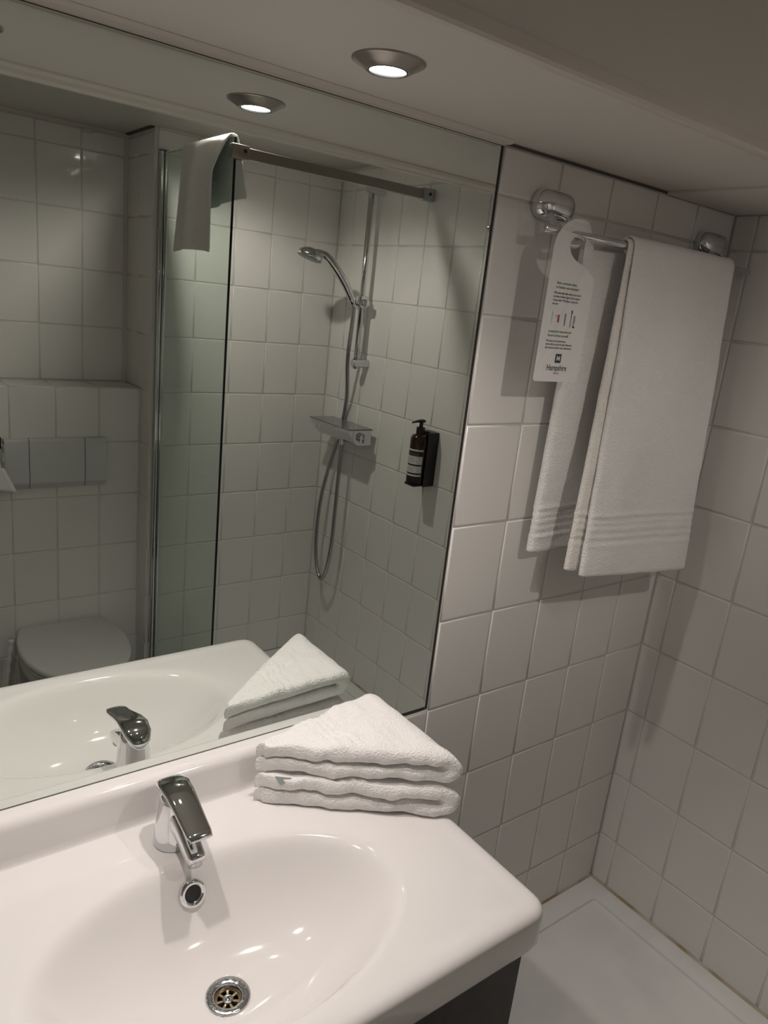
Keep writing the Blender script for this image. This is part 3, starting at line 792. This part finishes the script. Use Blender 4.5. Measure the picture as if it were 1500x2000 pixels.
# ------------------------------------------------------------------ toilet
tc_ = thing('toilet', (-.295, DL, -.66), 'white wall-hung toilet with its lid closed', 'toilet')
def dshape(cx, yb_, L, wb_, wm, z, n=40, s=1.0):
    """plan outline: straight back edge, widest 40% out, round front"""
    out = []
    yc = yb_ + L * .42
    for k in range(n + 1):
        a = -PI / 2 + PI * k / n            # front half
        out.append((cx + wm / 2 * s * math.sin(-a) * 1.0, yc + (L * .58) * s * math.cos(a), z))
    for k in range(1, 9):
        t = k / 8; out.append((cx - (wm / 2 + (wb_ / 2 - wm / 2) * t * t) * s, yc + (yb_ - yc) * t * s, z))
    for k in range(8, 0, -1):
        t = k / 8; out.append((cx + (wm / 2 + (wb_ / 2 - wm / 2) * t * t) * s, yc + (yb_ - yc) * t * s, z))
    return out
b = BM()
LB = DL + .012
loft(b, [dshape(-.295, LB, .470, .286, .362, -.506, s=.985), dshape(-.295, LB, .470, .286, .362, -.503), dshape(-.295, LB, .470, .286, .362, -.489), dshape(-.295, LB, .470, .286, .362, -.4835, s=.985), dshape(-.295, LB, .470, .286, .362, -.4810, s=.95)])
obj('lid', b, 'wcwhite', tc_, angle=50)
b = BM()
loft(b, [dshape(-.295, LB, .466, .284, .358, -.523, s=.985), dshape(-.295, LB, .466, .284, .358, -.520), dshape(-.295, LB, .466, .284, .358, -.509), dshape(-.295, LB, .466, .284, .358, -.5075, s=.99)])
obj('seat', b, 'wcwhite', tc_, angle=50)
b = BM()
loft(b, [dshape(-.295, DL + .0006, .34, .20, .19, -.660, s=.9), dshape(-.295, DL + .0006, .36, .22, .23, -.655), dshape(-.295, DL + .0006, .40, .25, .28, -.620), dshape(-.295, DL + .0006, .455, .28, .335, -.575), dshape(-.295, DL + .0006, .472, .29, .352, -.545), dshape(-.295, DL + .0006, .474, .29, .354, -.5245)])
obj('pan', b, 'wcwhite', tc_, angle=50)
for x in (-.37, -.22):
    b = BM(); lathe(b, [(.011, -.006), (.011, .006)], (x, DL + .018, -.498), (1, 0, 0), n=16, cap=True); obj('hinge', b, 'chrome', tc_, angle=40)
# flush plate
fp_ = thing('flush_plate', (-.30, DL, .042), 'white three-part flush plate on the tiled cistern ledge', 'flush plate')
def plate(x0, x1):
    bm = BM(); y0 = DL + .0006
    P = [(y0, .221), (y0 + .011, .221), (y0 + .017, .2175), (y0 + .0185, .212), (y0 + .0215, .068), (y0 + .0205, .062), (y0 + .008, .042), (y0, .040)]
    loft(bm, [[(x0, y, z) for y, z in P], [(x1, y, z) for y, z in P]]); return bm
obj('side_plate', plate(-.469, -.3922), 'plate', fp_, smooth=False); obj('flush_button', plate(-.3900, -.2062), 'plate', fp_, smooth=False); obj('side_plate', plate(-.2040, -.131), 'plate', fp_, smooth=False)
b = BM(); box(b, -.466, -.134, DL + .0004, DL + .008, .048, .216); obj('back_frame', b, 'gap', fp_, smooth=False)
# paper holder with roll, left of the flush plate
ph = thing('paper_holder', (-.535, DL, .10), 'chrome toilet paper holder left of the flush plate', 'holder')
b = BM(); box(b, -.545, -.475, DL + .0006, DL + .010, .187, .227, .003, 2); obj('holder_base', b, 'black', ph, angle=40)
b = BM(); tube(b, spline([(-.482, DL + .010, .208), (-.480, DL + .050, .206), (-.481, DL + .070, .182), (-.482, DL + .072, .134), (-.490, DL + .072, .126), (-.600, DL + .072, .126)], 6), .0045, 10); obj('holder_rod', b, 'chrome', ph)
pr_ = thing('toilet_roll', (-.54, DL + .072, .05), 'white toilet paper roll on the holder beside the flush plate', 'toilet roll')
b = BM(); lathe(b, [(.019, .0), (.050, .0), (.052, .002), (.052, .098), (.050, .100), (.019, .100), (.019, .0)], (-.595, DL + .072, .108), (1, 0, 0), n=36); obj('paper_roll', b, 'paper', pr_, angle=40)
b = BM(); rows = []
for i in range(9):
    t = i / 8
    z = .147 - .062 * t; rows.append([(-.594 + (.105 + .034 * t) * s, DL + .1255 + .008 * math.sin(s * 5 + t * 3) + .004 * t, z - .018 * s * t) for s in [k / 8 for k in range(9)]])
R_ = [[b.verts.new(p) for p in r] for r in rows]
for a_, c_ in zip(R_[:-1], R_[1:]):
    for k in range(8): b.faces.new((a_[k], a_[k + 1], c_[k + 1], c_[k]))
o = obj('loose_sheet', b, 'paper', pr_); md = o.modifiers.new('thick', 'SOLIDIFY'); md.thickness = .0008
# toilet brush
tb = thing('toilet_brush', (-.535, -1.60, FLOOR), 'white toilet brush standing in its holder beside the toilet', 'toilet brush')
b = BM(); lathe(b, [(.0, .0), (.048, .0), (.050, .004), (.045, .10), (.047, .14), (.044, .142), (.042, .10), (.0, .02)], (-.535, -1.60, FLOOR + .0005), n=32); obj('brush_holder', b, 'wcwhite', tb, angle=50)
b = BM()
P0, P1 = Vector((-.535, -1.60, FLOOR + .03)), Vector((-.489, -1.60, -.462))
n_ = 40; pts = [P0.lerp(P1, i / n_) for i in range(n_ + 1)]
tube(b, pts, [.0065 + (.0035 * max(0, (i - 24) / 16) + .0018 * math.sin(i * 1.6) * (1 if i > 24 else 0)) for i in range(n_ + 1)], 14); obj('brush_handle', b, 'wcwhite', tb)

# ------------------------------------------------------------------ lift the layout to floor = 0
for o in scene.objects:
    if o.parent is None and o.type != 'CAMERA':
        o.location.z -= FLOOR
